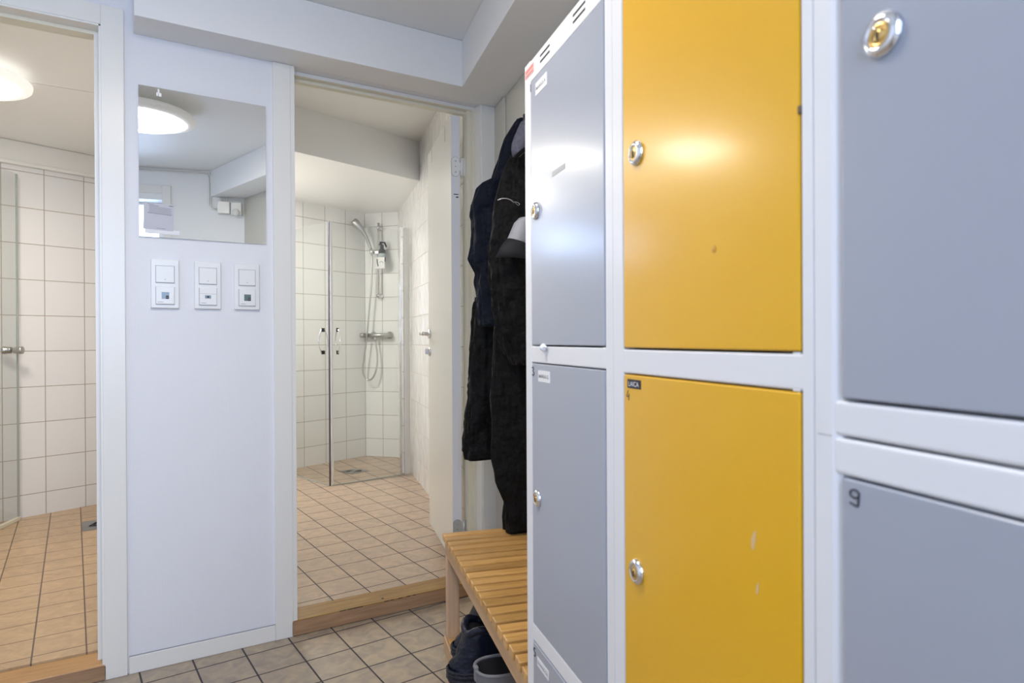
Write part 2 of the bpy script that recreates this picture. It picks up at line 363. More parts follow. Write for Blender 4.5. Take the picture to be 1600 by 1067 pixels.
# window behind the camera
win = link('window_1', None, None, REAR, ((WX0 + WX1) / 2, 0, WZ0)); props(win, kind='structure')
b = B(); fw = .055
for x0, x1, z0, z1 in ((WX0, WX0 + fw, WZ0, WZ1), (WX1 - fw, WX1, WZ0, WZ1), (WX0 + fw, WX1 - fw, WZ0, WZ0 + fw), (WX0 + fw, WX1 - fw, WZ1 - .02, WZ1), (-.36, -.30, WZ0 + fw, WZ1 - fw)):
    b.box(x0, x1, -.20, -.13, z0, z1, m_trim, .003)
obj('window_frame', b, win)
obj('window_pane', B().box(WX0 + fw, WX1 - fw, -.168, -.162, WZ0 + fw, WZ1 - .02, m_pane), win)
b = B()
for x0, x1, z0, z1 in ((WX1, WX1 + .055, WZ0 - .05, WZ1 + .10), (WX0 - .055, WX0, WZ0 - .05, WZ1 + .10), (WX0, WX1, WZ1 + .045, WZ1 + .10)):
    b.box(x0, x1, .0005, .012, z0, z1, m_plastic, .002)
obj('window_casing', b, win)
obj('window_sill', B().box(WX0 - .02, WX1 + .02, -.13, .06, WZ0 - .03, WZ0, m_trim, .004), win)

# ---- wet rooms behind the door wall
fl = [( -1.70, 2.60), (0.30, 2.60), (0.30, 5.11), (-1.70, 4.34)]
structure('floor_bathroom', poly(fl, -.02, ZF2, m_floor_bath))
structure('floor_shower_room', poly([(0.30, 2.60), (1.46, 2.60), (2.13, 5.44), (1.87, 5.72), (0.30, 5.115)], -.02, ZF2, m_floor_shower))
structure('wall_partition', B().box(0.26, 0.36, YB, 5.12, 0, 2.60, m_tiles_right))
structure('wall_bathroom_left', B().box(-1.80, -1.70, YB - .1, 4.6, 0, 2.40, m_tiles_right))
structure('wall_far_left', B().box(-4.2, -1.50, 0, .10, 0, 2.60, m_tiles_bath), FAR)
structure('wall_far_right', B().box(-1.50, .07, 0, .10, 0, 2.60, m_tiles_far), FAR)
structure('wall_diagonal', B().box(-.02, .44, 0, .10, 0, 2.30, m_tiles_diag), DIAG)
structure('wall_shower_right', B().box(0.773, 0.873, 2.80, 5.95, 0, 2.60, m_tiles_right), LF)
structure('ceiling_bathroom', poly(fl[:2] + [(0.30, 5.11), (-1.70, 4.36)], 2.289, 2.33, m_ceil_gloss))
# cove board over the tiles
b = B().box(-4.0, -1.75, -.022, -.0003, 2.146, 2.288, m_trim, .004)
b.box(-4.0, -1.75, -.034, -.022, 2.146, 2.166, m_trim, .003)
structure('trim_4', b, FAR)
structure('trim_5', B().box(-1.69, .255, 3.667, 3.674, 2.2872, 2.2889, m_trim))
# shower room: a high ceiling near the door, a lower one over the shower
e0, e1 = Vector((0.9073, 4.0472, 0)), Vector((1.8939, 4.3613, 0)); ed = (e1 - e0).normalized(); ea = e0 - ed * .70; eb = e1 + ed * .12
structure('ceiling_shower_high', poly([(0.30, YB), (1.50, YB), (eb.x, eb.y), (ea.x, ea.y)], 2.53, 2.57, m_ceiling))
structure('ceiling_shower_low', poly([(ea.x, ea.y), (eb.x, eb.y), (2.30, 5.60), (2.0, 5.80), (0.30, 5.13)], 2.249, 2.57, m_ceil_gloss))

# ---- door 1 (left, its leaf out of view) and door 2
def door_frame(door, x0, x1, top, jx0, jx1, zt, mth, csr, right=True):
    """x0,x1: inner edges of the casing"""
    for (a, c) in ((x0 - csr[0], x0), (x1, x1 + csr[1])):
        b = B(); b.box(a, c, 2.4812, YW - .0002, 0.0005, top + (.0635 if door is d1 else 0), m_trim, .0015); obj('casing', b, door)
    if door is d1: obj('casing', B().box(x0, x1, 2.4812, YW - .0002, top, top + .0635, m_trim, .0015), door)
    b = B()                                        # stepped jambs
    b.box(x0 - .004, x0 + (.0155 if door is d2 else .006), 2.484, YB, zt, top, m_trim, .0008); b.box(x0 + .006, x0 + .0165, 2.535, YB, zt, top - .012, m_trim, .0008)
    b.box(x1 - .006, x1 + .004, 2.484, YB, zt, top, m_trim, .0008); b.box(x1 - .020, x1 - .006, 2.530, YB, zt, top - .012, m_jamb if door is d2 else m_trim, .0008)
    if door is d2: b.box(x1 - .038, x1 - .020, 2.545, YB, zt, top - .012, m_jamb, .0008)
    if door is d1: b.box(x0 - .004, x1 + .004, 2.484, YB, top - .006, top + .004, m_trim, .0008); b.box(x0, x1, 2.535, YB, top - .018, top - .006, m_jamb, .0008)
    else: b.box(x0, x1, 2.530, 2.5335, 2.1105, 2.1245, m_trim, .0005); b.box(x0, x1, 2.5335, YB, 2.1105, 2.1245, m_jamb); b.box(x0, x1, 2.560, YB, 2.0985, 2.1105, m_jamb, .0008)
    obj('jamb', b, door)
    b = B(); b.box(x0 - .003, x1 + .003, 2.4825, 2.5995, 0.003, ZF2 - (.007 if door is d1 else 0), mth, .002)
    t = obj('threshold', b, door)
    obj('threshold_front', B().box(x0 - .003, x1 + .003, 2.4812, 2.4826, .0028, ZF2 - (.010 if door is d1 else .003), m_thresh_front), door)
    return t
d1 = link('door_1', None, None, WF, (-.45, 2.53, 0)); props(d1, kind='structure')
door_frame(d1, -0.80, -0.0655, 2.1310, 0, 0, ZF2 - .01, m_thresh2, (.065, .0645))
d2 = link('door_2', None, None, WF, (.93, 2.53, 0)); props(d2, kind='structure')
door_frame(d2, 0.5290, 1.3330, 2.1240, 0, 0, ZF2 - .01, m_thresh, (.062, .0760))
# dents worn into the front edge of the wooden step
b = B(); random.seed(3)
for k in range(26):
    x = random.choice((random.uniform(.70, .80), random.uniform(.80, 1.02), random.uniform(.84, .98))); wd = random.uniform(.004, .016)
    b.box(x, x + wd, 2.4815, 2.4830, .0535 - random.uniform(0, .002), .0575, m_black)
obj('worn_dents', b, d2)
b = B(); b.lathe((.885, 2.512, ZF2), (0, 0, 1), [(0, .006), (.0006, .0055), (.0008, 0)], m_black, 12); obj('dark_knot', b, d2)

# leaf of door 2, standing open into the shower room
LD = Frame((0, 0, 0), 0)
hx, hy = 1.2365, 2.590; lx, ly = 1.392, 3.193; da = math.atan2(ly - hy, lx - hx)
DL = Frame((hx, hy, 0), da - math.pi / 2)        # local y along the leaf, x through its thickness
leaf_rot = DL.a
def leaf_obj(name, b, parent):
    """geometry in leaf coordinates, moved into the door's world frame"""
    for v in b.bm.verts: v.co = DL.w(v.co)
    return obj(name, b, parent)
LW, LT = .640, .041
Z0L, Z1L = .118, 2.094
leaf = leaf_obj('door_leaf', B().box(0, LT, .0, LW, Z0L, Z1L, m_door, .0015), d2)
leaf_obj('leaf_edge', B().box(.0012, LT - .0012, -.0012, .0003, Z0L + .002, Z1L - .002, m_dooredge), leaf)
for zz in (1.868, .262):
    b = B(); n = 24; w2, h2 = .0175, .043
    pl = []
    for k in range(n):
        a = 2 * math.pi * k / n; pl.append((.0205 + math.cos(a) * (w2 + .0013), -.0009, zz + math.sin(a) * (w2 + .0013) + (h2 - w2) * (1 if math.sin(a) >= 0 else -1)))
    b.prism(pl, (0, -.0008, 0), m_greyink)
    pl = []
    for k in range(n):
        a = 2 * math.pi * k / n; cx = math.cos(a) * w2; cz = math.sin(a) * w2 + (h2 - w2) * (1 if math.sin(a) >= 0 else -1); pl.append((.0205 + cx, -.0014, zz + cz))
    b.prism(pl, (0, -.0022, 0), m_hinge if zz < 1 else m_plastic, .0004)
    for dz in (-.024, .024): b.lathe((.0205, -.0036, zz + dz), (0, -1, 0), [(0, .0042), (.0008, .0036), (.0008, 0)], m_steel, 12)
    b.lathe((.0205, -.0036, zz), (0, -1, 0), [(0, .0020), (.0005, .0020), (.0005, 0)], m_black, 8)
    b.tube([(.049, -.006, zz - .038), (.049, -.006, zz + .038)], .0065, m_plastic if zz > 1 else m_hinge, 12)
    b.box(.036, .049, -.0045, -.0015, zz - .018, zz + .018, m_plastic if zz > 1 else m_hinge, .0005)
    b.box(.049, .066, -.004, -.001, zz - .040, zz + .040, m_plastic if zz > 1 else m_hinge, .0005)
    leaf_obj('hinge', b, leaf)
b = B()
for k, (x, ww) in enumerate(((.012, .021), (.022, .011))):
    b.box(x, x + ww, -.0018, -.0012, 1.7440 - k * .0135, 1.7475 - k * .0135 + (.002 if k else 0), m_ink)
leaf_obj('edge_print', b, leaf)
for yy in (.13, .50): leaf_obj('top_bracket', B().box(-.0012, .0002, LW - yy - .004, LW - yy + .004, Z1L - .075, Z1L - .006, m_steel), leaf)
b = B(); hz = 1.135; hyy = LW - .045                 # lever handle and key plate on the face towards the room
b.lathe((0, hyy, hz), (-1, 0, 0), [(0, .026), (.006, .026), (.009, .022), (.009, .011), (.030, .010), (.034, .009)], m_chrome, 24)
b.tube([(-.030, hyy, hz), (-.046, hyy - .004, hz), (-.052, hyy - .02, hz), (-.052, hyy - .07, hz), (-.052, hyy - .115, hz)], [.0095, .010, .0095, .009, .0095], m_chrome, 12)
leaf_obj('door_handle', b, leaf)
b = B(); b.lathe((0, hyy, hz - .095), (-1, 0, 0), [(0, .024), (.005, .024), (.008, .020), (.008, 0)], m_chrome, 24)
b.box(-.026, -.008, hyy - .006, hyy + .006, hz - .108, hz - .080, m_steel, .002)
leaf_obj('key_turn', b, leaf)

# ================================================================== LAMPS
def ceiling_lamp(at, rad, power, label):
    x, y, z = at; s = rad / .27
    t = thing('ceiling_lamp', label, 'ceiling lamp', WF, at)
    rim = emis('lamp_rim_glow', (1.0, .95, .87), .55 if abs(rad - .268) < .001 else .12)
    b = B(); b.lathe(at, (0, 0, -1), [(0, .16 * s), (.012 * s, .19 * s), (.030 * s, .255 * s), (.042 * s, .270 * s), (.056 * s, .268 * s), (.070 * s, .225 * s), (.066 * s, .215 * s), (.030 * s, .19 * s)], rim, 48)
    obj('lamp_rim', b, t)
    em = emis('lamp_glow', (1.0, .92, .80) if rad > .2 else (1.0, .965, .92), power)
    b = B(); b.lathe(at, (0, 0, -1), [(.034 * s, 0.0), (.040 * s, .2105 * s), (.068 * s, .2145 * s), (.084 * s, .17 * s), (.094 * s, .11 * s), (.099 * s, .05 * s), (.100 * s, 0)], em, 48)
    obj('lamp_diffuser', b, t)
    return t
lab = ['round white ceiling lamp seen in the mirror on the door wall', 'round white ceiling lamp glowing over the left bathroom', 'round white ceiling lamp over the shower, hidden by the door wall']
for (nm, at, rad, pw), l_ in zip(LAMPS, lab): ceiling_lamp(at, rad, pw, l_)

# ================================================================== MIRROR, NOTICE, SWITCHES
MY = YW - .0005
mx0, mx1, mz0, mz1 = 0.0400, 0.4420, 1.4530, 1.9565
t = thing('wall_mirror', 'frameless square mirror on the white panel between the two doors', 'mirror', WF, ((mx0 + mx1) / 2, MY, mz0))
obj('mirror_backing', B().box(mx0 + .0005, mx1 - .0005, MY - .0028, MY, mz0 + .0005, mz1 - .0005, m_glass_edge), t)
b = B(); b.box(mx0, mx1, MY - .0066, MY - .0061, mz0, mz1, m_mirror)
for v in b.bm.verts: v.co.y += .0092 * (v.co.x - (mx0 + mx1) / 2) - .0042 * (v.co.z - (mz0 + mz1) / 2)   # hangs very slightly askew
obj('mirror_glass', b, t)
b = B(); b.box(.096, .102, MY - .0105, MY - .0058, mz1 - .022, mz1 - .004, m_plastic, .001); b.box(.099, .108, MY - .0125, MY - .0105, mz1 - .030, mz1 - .018, m_plastic, .001)
b.box(.092, .098, MY - .0125, MY - .0105, mz1 - .029, mz1 - .017, m_plastic, .001)
obj('mirror_clip', b, t)
b = B()
b.prism([(.0511, MY - .0088, 1.4785), (.1412, MY - .0088, 1.4752), (.1437, MY - .0088, 1.5639), (.0535, MY - .0088, 1.5690)][::-1], (0, .0004, 0), m_notice)
nt_ = obj('notice', b, None, WF, (.097, MY - .0088, 1.475), label='small grey printed notice stuck on the lower left of the mirror', cat='notice')
def line_on_notice(u0, u1, v, h=.0014, m=m_greyink):   # u 0..1 across, v metres below the top
    for a, c in ((u0, u1),):
        xa, xc = .0530 + (.1430 - .0530) * a, .0530 + (.1430 - .0530) * c
        za, zc = 1.5690 - (.0051) * a - v, 1.5690 - (.0051) * c - v
        b = B(); b.prism([(xa, MY - .0090, za), (xc, MY - .0090, zc), (xc, MY - .0090, zc - h), (xa, MY - .0090, za - h)], (0, .0001, 0), m); obj('printed_line', b, nt_)
line_on_notice(.12, .34, .004); line_on_notice(.84, .97, .003, .0018, m_ink); line_on_notice(.17, .50, .0085, .0018)
for k in range(5): line_on_notice(.18, .94 - .05 * (k % 2), .013 + k * .0042)
line_on_notice(.12, .92, .034, .0022)
line_on_notice(.42, .72, .083)
# tape strips
obj('tape_strip', B().box(.056, .160, MY - .0087, MY - .0082, 1.4640, 1.4790, m_paper), nt_)

def switch(x0, x1, kind, label):
    z0, z1 = 1.2130, 1.3790; cx = (x0 + x1) / 2; t = thing('wall_switch', label, 'switch', WF, (cx, YW, z0), 'switch and thermostat plates under the mirror')
    obj('frame_plate', B().box(x0, x1, YW - .0115, YW - .0003, z0, z1, m_plastic, .0035, 3), t)
    zr = 1.2985; hw = .0275
    b = B(); b.box(cx - hw - .0012, cx + hw + .0012, YW - .0122, YW - .0110, zr, zr + .0590, m_plastic_grey); obj('rocker_gap', b, t)
    b = B(); b.box(cx - hw, cx + hw, YW - .0170, YW - .0118, zr + .0015, zr + .0575, m_plastic, .0015); b.lathe((cx, YW - .0170, zr + .012), (0, -1, 0), [(0, .0014), (.0004, .0012), (.0004, 0)], m_greyink, 10)
    obj('rocker', b, t)
    z_ = 1.2270
    b = B(); b.box(cx - hw - .0012, cx + hw + .0008, YW - .0122, YW - .0110, z_ - .001, z_ + .0590, m_plastic_grey); obj('thermostat_gap', b, t)
    b = B(); b.box(cx - hw, cx + hw, YW - .0185, YW - .0118, z_, z_ + .0590, m_plastic, .0015)
    if kind == 1: b.box(cx - hw + .001, cx + hw - .001, YW - .0188, YW - .0184, z_ + .0385, z_ + .0392, m_plastic_grey)
    obj('thermostat', b, t)
    b = B(); lc = m_lcd2 if kind == 2 else m_lcd
    if kind == 1:
        b.box(cx - .010, cx + .009, YW - .0190, YW - .0185, z_ + .0225, z_ + .0335, lc); b.box(cx - .003, cx + .003, YW - .0192, YW - .0190, z_ + .025, z_ + .031, m_ink)
    else:
        b.box(cx - .011, cx + .0115, YW - .0190, YW - .0185, z_ + .0175, z_ + .0405, lc); b.box(cx + .002, cx + .010, YW - .0192, YW - .0190, z_ + .018, z_ + .029, m_ink)
        b.lathe((cx + .006, YW - .0192, z_ + .0235), (0, -1, 0), [(0, .0026), (.0003, .0026), (.0003, 0)], m_greyink, 10)
    obj('display', b, t)
    b = B(); b.box(cx - .0225, cx - .006, YW - .0188, YW - .0185, z_ + .0060, z_ + .0072, m_greyink); obj('small_print', b, t)
switch(.0720, .1580, 0, 'white double switch plate with a square blue-grey display, leftmost of three under the mirror')
switch(.2040, .2895, 1, 'white double switch plate with a small narrow display, middle of three under the mirror')
switch(.3320, .4175, 2, 'white double switch plate with a dark green display, nearest the open door')

# junction boxes and cable on the wall behind the camera, seen in the mirror
def rp(x, y=.0, z=0): return ((Vector((x[0], x[1], 0)) - REAR.o) @ (REAR.m.to_3x3() @ Vector((1, 0, 0))))
ux = lambda X, Y: Vector((X, Y + .33, 0)).dot(REAR.m.to_3x3() @ Vector((1, 0, 0)))
a0, a1 = ux(.628, -.147), ux(.708, -.124)
obj('junction_box', B().box(a0, a1, .0005, .040, 2.003, 2.090, m_plastic, .004), None, REAR, ((a0 + a1) / 2, 0, 2.003), label='square white junction box on the rear wall, seen in the mirror', cat='junction box')
a2, a3 = ux(.714, -.122), ux(.785, -.102)
t = thing('wall_socket', 'white surface-mounted socket beside the junction box, seen in the mirror', 'socket', REAR, ((a2 + a3) / 2, 0, 1.99))
obj('socket_body', B().box(a2, a3, .0005, .045, 1.995, 2.088, m_plastic, .006), t)
obj('socket_cover', B().lathe(((a2 + a3) / 2, .045, 2.012), (0, 1, 0), [(0, .026), (.012, .026), (.018, .022), (.018, 0)], m_plastic, 24), t)
c0 = ux(.584, -.161)
b = B()
for off in (0, .012):
    pts = [(-1.25, .008, 2.298 - off), (c0 - .03 - off, .008, 2.298 - off), (c0 - .008 - off, .008, 2.290 - off), (c0 - off, .008, 2.268 - off), (c0 - off, .008, 2.055 + off), (c0 + .008, .008, 2.035 + off * .6), (a0 + .004, .008, 2.030 + off)]
    b.tube(pts, .0045, m_plastic, 8)
obj('wall_cable', b, None, REAR, (c0, 0, 2.0), label='twin white cable along the top of the rear wall, seen in the mirror', cat='cable')
b = B()
for k in range(3): b.tube([(a0 + .022 + k * .020, .012, 2.088), (a0 + .022 + k * .020, .012, 2.124)], .005, m_plastic, 8)
obj('conduit_stub', b, None, REAR, (a0 + .04, 0, 2.088), label='three short white pipes rising from the junction box to the beam', cat='pipe')

# ================================================================== SHOWER ROOM FITTINGS
A0 = Vector((1.2546, 4.6497, 0)); ZG0, ZG1 = ZF2 + .010, 1.955
def pane_frame(p0, p1): d = p1 - p0; return Frame((p0.x, p0.y, 0), math.atan2(d.y, d.x)), d.length
PR, lenR = pane_frame(A0, Vector((1.852, 4.7426, 0)))
PL, lenL = pane_frame(A0, Vector((1.045, 5.375, 0)))
def handle(b, x, side):
    z0, z1 = 1.010, 1.185
    for s_ in (1, -1):
        pts = [(x, s_ * .004, z1)] + [(x, s_ * (.012 + .026 * math.sin(math.pi * k / 10)), z1 - (z1 - z0) * k / 10) for k in range(11)] + [(x, s_ * .004, z0)]
        b.tube(pts, .0048, m_chrome, 10)
    for z in (z0 + .006, z1 - .006): b.box(x - .006, x + .006, -.012, .012, z - .014, z + .014, m_ink, .002)
t = thing('shower_screen', 'clear glass corner shower screen with two doors and chrome profiles', 'shower screen', PR, (0, 0, ZF2))
def in_frame(b, F, F0=PR):
    inv = F0.m.inverted()
    for v in b.bm.verts: v.co = inv @ (F.w(v.co) - F0.o)
    return b
g = obj('glass_door', B().box(.012, lenR - .02, -.003, .003, ZG0, ZG1, m_glass), t)
b = B(); handle(b, .060, 1); obj('handle', b, g)
b = B(); b.box(.000, .010, -.006, .006, ZG0 - .008, ZG1 + .003, m_chrome, .001); obj('door_edge_profile', b, g)
b = B(); b.box(.010, .024, -.0042, .0042, ZG0, ZG1, mat('clear_seal', (.75, .77, .74), .3), .001); obj('door_seal', b, g)
g = obj('glass_door', in_frame(B().box(.008, lenL - .01, -.003, .003, ZG0, ZG1, m_glass), PL), t)
b = B(); handle(b, .090, 1); obj('handle', in_frame(b, PL), g)
b = B(); b.box(-.006, .008, -.007, .006, ZG0 - .008, ZG1 + .003, mat('dark_chrome', (.10, .10, .14), .2, 1.0), .001); obj('door_edge_profile', in_frame(b, PL), g)
b = B(); b.box(lenR - .030, lenR - .006, -.016, .016, ZF2, ZG1 + .02, m_chrome, .003); b.box(lenR - .0045, lenR + .015, -.014, .012, ZF2, ZG1 + .02, m_plastic, .002)
b.box(lenR - .007, lenR - .0045, -.014, .014, ZF2, ZG1 + .01, m_ink)
b.box(lenR + .015, lenR + .050, -.012, .008, ZF2, ZG1 + .02, m_trim, .002)
obj('wall_profile', b, t)
b = B(); b.box(.0, lenR, -.004, .004, ZF2 + .0005, ZF2 + .006, m_glass_edge); obj('floor_strip', b, t)
b = B(); b.box(.0, lenL, -.004, .004, ZF2 + .0005, ZF2 + .006, m_glass_edge); obj('floor_strip', in_frame(b, PL), t)

def W(px, py, n, D): pass
# shower set on the diagonal wall: DIAG x along the wall, y into the wall (so the room is at negative y)
t = thing('shower_set', 'chrome hand shower on a riser rail with thermostatic mixer and hose', 'shower', DIAG, (.17, 0, 1.1))
b = B(); zm = 1.147
b.tube([(.020, -.055, zm), (.275, -.055, zm)], .020, m_steel, 20)
b.tube([(-.012, -.055, zm), (.018, -.055, zm)], .023, m_steel, 20)
for x in (.085, .245): b.lathe((x, -.0005, zm), (0, -1, 0), [(0, .033), (.006, .033), (.012, .022), (.040, .020)], m_steel, 24)
b.tube([(.130, -.055, zm - .018), (.130, -.055, zm - .045)], .012, m_steel, 14)
obj('mixer', b, t)
b = B()
b.tube([(.160, -.045, 1.475), (.160, -.045, 2.150)], .0105, m_chrome, 14)
for z in (1.500, 2.105): b.lathe((.160, -.0005, z), (0, -1, 0), [(0, .022), (.010, .022), (.014, .013), (.05, .012), (.058, .016), (.062, 0)], m_chrome, 20)
obj('riser_rail', b, t)
b = B(); b.box(.100, .178, -.066, -.026, 1.872, 1.900, m_chrome, .005); b.tube([(.112, -.075, 1.865), (.106, -.083, 1.915)], .016, m_chrome, 12); obj('shower_holder', b, t)
b = B(); hp = [(.112, -.075, 1.860), (.100, -.085, 1.925), (.078, -.105, 2.010), (.045, -.130, 2.075), (-.005, -.160, 2.140), (-.020, -.170, 2.160)]
b.tube(hp, [.011, .013, .015, .020, .036, .028], m_steel, 16)
obj('shower_head', b, t)
hose = [(.112, -.075, 1.862), (.108, -.075, 1.75), (.100, -.078, 1.55), (.080, -.080, 1.35), (.058, -.080, 1.15), (.030, -.080, .95), (.018, -.080, .86), (.024, -.080, .795), (.055, -.080, .755), (.095, -.080, .755), (.132, -.078, .80), (.150, -.070, .88), (.150, -.060, .97), (.136, -.056, 1.05), (.130, -.055, 1.105)]
def smooth_pts(p, n=5):
    p = [Vector(q) for q in p]; o = []
    for i in range(len(p) - 1):
        p0, p1, p2, p3 = p[max(i - 1, 0)], p[i], p[i + 1], p[min(i + 2, len(p) - 1)]
        for k in range(n):
            u = k / n; o.append(0.5 * ((2 * p1) + (p2 - p0) * u + (2 * p0 - 5 * p1 + 4 * p2 - p3) * u * u + (3 * p1 - p0 - 3 * p2 + p3) * u ** 3))
    o.append(p[-1]); return o
obj('shower_hose', B().tube(smooth_pts(hose), .0075, m_steel, 10), t)
# soap holder hanging on the rail
t = thing('soap_holder', 'dark bottle in a clear holder with a white label hanging beside the shower rail', 'soap holder', DIAG, (.205, -.04, 1.74))
obj('bottle', B().lathe((.205, -.070, 1.80), (0, 0, 1), [(0, .030), (.05, .034), (.06, .034), (.10, .030), (.115, .018), (.150, .016), (.155, 0)], mat('dark_bottle', (.05, .06, .07), .3), 20), t)
obj('bottle_band', B().lathe((.205, -.070, 1.835), (0, 0, 1), [(0, .0345), (.035, .0352), (.036, .030)], mat('pale_blue_liquid', (.50, .58, .60), .2), 20), t)
b = B(); b.box(.165, .250, -.115, -.108, 1.735, 1.835, m_plastic, .002); obj('label_card', b, t)
b = B(); b.tube([(.180, -.117, 1.82), (.182, -.117, 1.79), (.190, -.117, 1.755)], .004, m_ink, 8)
b.tube([(.205, -.1165, 1.785), (.215, -.1165, 1.797), (.228, -.1165, 1.797), (.236, -.1165, 1.780)], .0022, m_greyink, 6); obj('label_mark', b, t)
b = B()
b.tube([(.175, -.03, 1.96), (.185, -.06, 1.975), (.225, -.06, 1.970), (.240, -.05, 1.93)], .0075, m_ink, 8); obj('hook', b, t)

# floor drains
DS = Frame((1.555, 5.075, 0), math.atan2(.35864, .93347))
b = B(); b.box(-.085, .085, -.085, .085, ZF2 + .0003, ZF2 + .003, m_drain, .001)
for k in range(4): b.lathe((0, 0, ZF2 + .003), (0, 0, 1), [(0, .012 + k * .018), (.0012, .012 + k * .018), (.0012, .006 + k * .018), (0, .006 + k * .018)], m_steel, 28)
obj('floor_drain', b, None, DS, (0, 0, ZF2), label='square steel grate in the floor of the shower behind glass', cat='drain')
DB = Frame((-.135, 4.385, 0), R(4))
b = B(); b.box(-.085, .085, -.11, .11, ZF2 + .0003, ZF2 + .003, m_drain, .001)
b.tube([(-.05, -.03, ZF2 + .004), (-.02, .03, ZF2 + .004), (.03, .05, ZF2 + .004), (.05, 0, ZF2 + .004), (.0, -.04, ZF2 + .004)], .004, m_ink, 6, closed=True)
for k in range(3): b.tube([(-.03 + k * .025, -.02, ZF2 + .004), (-.01 + k * .025, .03, ZF2 + .004)], .003, m_ink, 6)
obj('floor_drain', b, None, DB, (0, 0, ZF2), label='small grey drain cover in the left bathroom floor by the door frame', cat='drain')

# glass shower door in the left bathroom
PB, lenB = pane_frame(Vector((-.5433, 4.7374, 0)), Vector((-.5433 - (.0665) * 4.0, 4.7374 - (.1705) * 4.0, 0)))
t = thing('shower_door', 'clear glass shower door with a chrome knob at the left edge of the photo', 'shower door', PB, (0, 0, ZF2))
g = obj('glass_panel', B().box(.010, lenB, -.003, .003, ZF2 + .02, 2.085, m_glass), t)
obj('edge_profile', B().box(0, .010, -.004, .004, ZF2 + .004, 2.085, m_glass_edge, .001), t)
obj('bottom_rail', B().box(0, lenB, -.010, .010, ZF2 + .0005, ZF2 + .022, m_jamb, .002), t)
b = B()
for s_ in (1, -1): b.lathe((.052, s_ * .003, 1.055), (0, s_, 0), [(0, .010), (.004, .018), (.008, .019), (.032, .019), (.034, .022), (.048, .022), (.050, .018), (.050, 0)], m_steel, 24)
obj('knob', b, t)

# ================================================================== LOCKERS
XL = .396
MX = (0, -1, 0); UP = (0, 0, 1)                # reading direction and up on the locker fronts
def lock_mesh(l, z, m1=m_chrome):
    b = B(); X = XL - .0010
    b.lathe((X, l, z), (-1, 0, 0), [(0, .0160), (.0012, .0160), (.0040, .0145), (.0058, .0118), (.0060, .0100), (.0048, .0094)], m1, 40)
    b.lathe((X - .0046, l, z - .0012), (-1, 0, 0), [(0, .0094), (.0006, .0090), (.0010, .0062), (.0004, .0056)], m_brass, 30)
    b.lathe((X - .0046, l, z - .0012), (-1, 0, 0), [(0, .0056), (.0012, .0052), (.0012, 0)], m_brass, 24)
    b.box(X - .0064, X - .0056, l - .0008, l + .0008, z - .0052, z + .0018, m_black)
    b.lathe((X - .0060, l + .0022, z + .0045), (-1, 0, 0), [(0, .0012), (.0005, .0008), (.0005, 0)], m_chrome, 8)
    return b
def locker(l0, l1, door_l, doors, bars, label, dmat, body_label=None, top=1.6166, zb=.03, lockoff=(.0385, .245), lock_at=None):
    """l0 near end, l1 far end along the run; doors = [(z0, z1)]; bars = [(z0, z1)]"""
    t = thing('locker', label, 'locker', LF, ((XL + .79) / 2, (l0 + l1) / 2, 0), 'metal lockers standing in a row')
    b = B(); d0, d1 = door_l
    b.box(XL + .016, .785, l0 + .0008, l0 + .003, zb, top, m_frame); b.box(XL + .016, .785, l1 - .003, l1 - .0008, zb, top, m_frame)
    b.box(XL + .016, .785, l0 + .003, l1 - .003, top - .003, top, m_frame); b.box(.782, .785, l0 + .003, l1 - .003, zb, top - .003, m_frame)
    b.box(XL + .016, .782, l0 + .003, l1 - .003, zb, zb + .003, m_frame)
    for z0, z1 in bars[:-1]: b.box(XL + .018, .782, l0 + .003, l1 - .003, (z0 + z1) / 2 - .001, (z0 + z1) / 2 + .001, m_frame)
    obj('carcass', b, t)
    b = B(); b.box(XL, XL + .018, l0 + .0002, d0 - .0012, zb, top, m_frame, .0008); lip = .0085 if dmat is m_grey and l0 < .1 else .0022
    b.prism([(XL, l1 - .0002, zb), (XL, d1 + .0012 + lip, zb), (XL + .0012, d1 + .0012 + lip * .55, zb), (XL + lip * .42, d1 + .0012 + lip * .1, zb), (XL + .018, d1 + .0012, zb), (XL + .018, l1 - .0002, zb)], (0, 0, top - zb), m_frame)
    for z0, z1 in bars: b.box(XL + .0002, XL + .017, d0 - .004, d1 + (.0088 if lip > .005 else .004), z0, z1, m_frame, .0030 if lip > .005 else .0022, 3)
    if lip > .005: b.box(XL - .00015, XL + .004, d1 + .0100, l1 - .003, 1.0223, 1.0230, m_plastic_grey)
    obj('front_frame', b, t)
    for l, z in ((l0 + .02, 0), (l1 - .02, 0)):
        for x in (XL + .03, .76): obj('foot', B().box(x - .012, x + .012, l - .012, l + .012, 0.0005, zb, m_plastic_grey), t)
    out = []
    for z0, z1 in doors:
        d = obj('door', B().box(XL - .0008, XL + .015, d0 + .0012, d1 - .0012, z0 + .0022, z1 - .0016, dmat, .0018, 3), t)
        out.append(d)
    return t, out
GL = 'grey locker column with a white frame'
# far grey column
t1, D1 = locker(.7966, 1.1636, (.8202, 1.1298), [(1.0885, 1.5767), (.5752, 1.0585), (.055, .5441)], [(1.5767, 1.6160), (1.0585, 1.0885), (.5441, .5752), (.031, .055)],
    'grey three-door locker column with slotted white top, farthest from the camera, beside the bench', m_grey)
# yellow column
t2, D2 = locker(.4312, .7958, (.4452, .7650), [(1.0870, 1.5767), (.5752, 1.0560), (.055, .5441)], [(1.5767, 1.6160), (1.0560, 1.0870), (.5441, .5752), (.031, .055)],
    'locker column with bright yellow doors between the two grey ones', m_yellow)
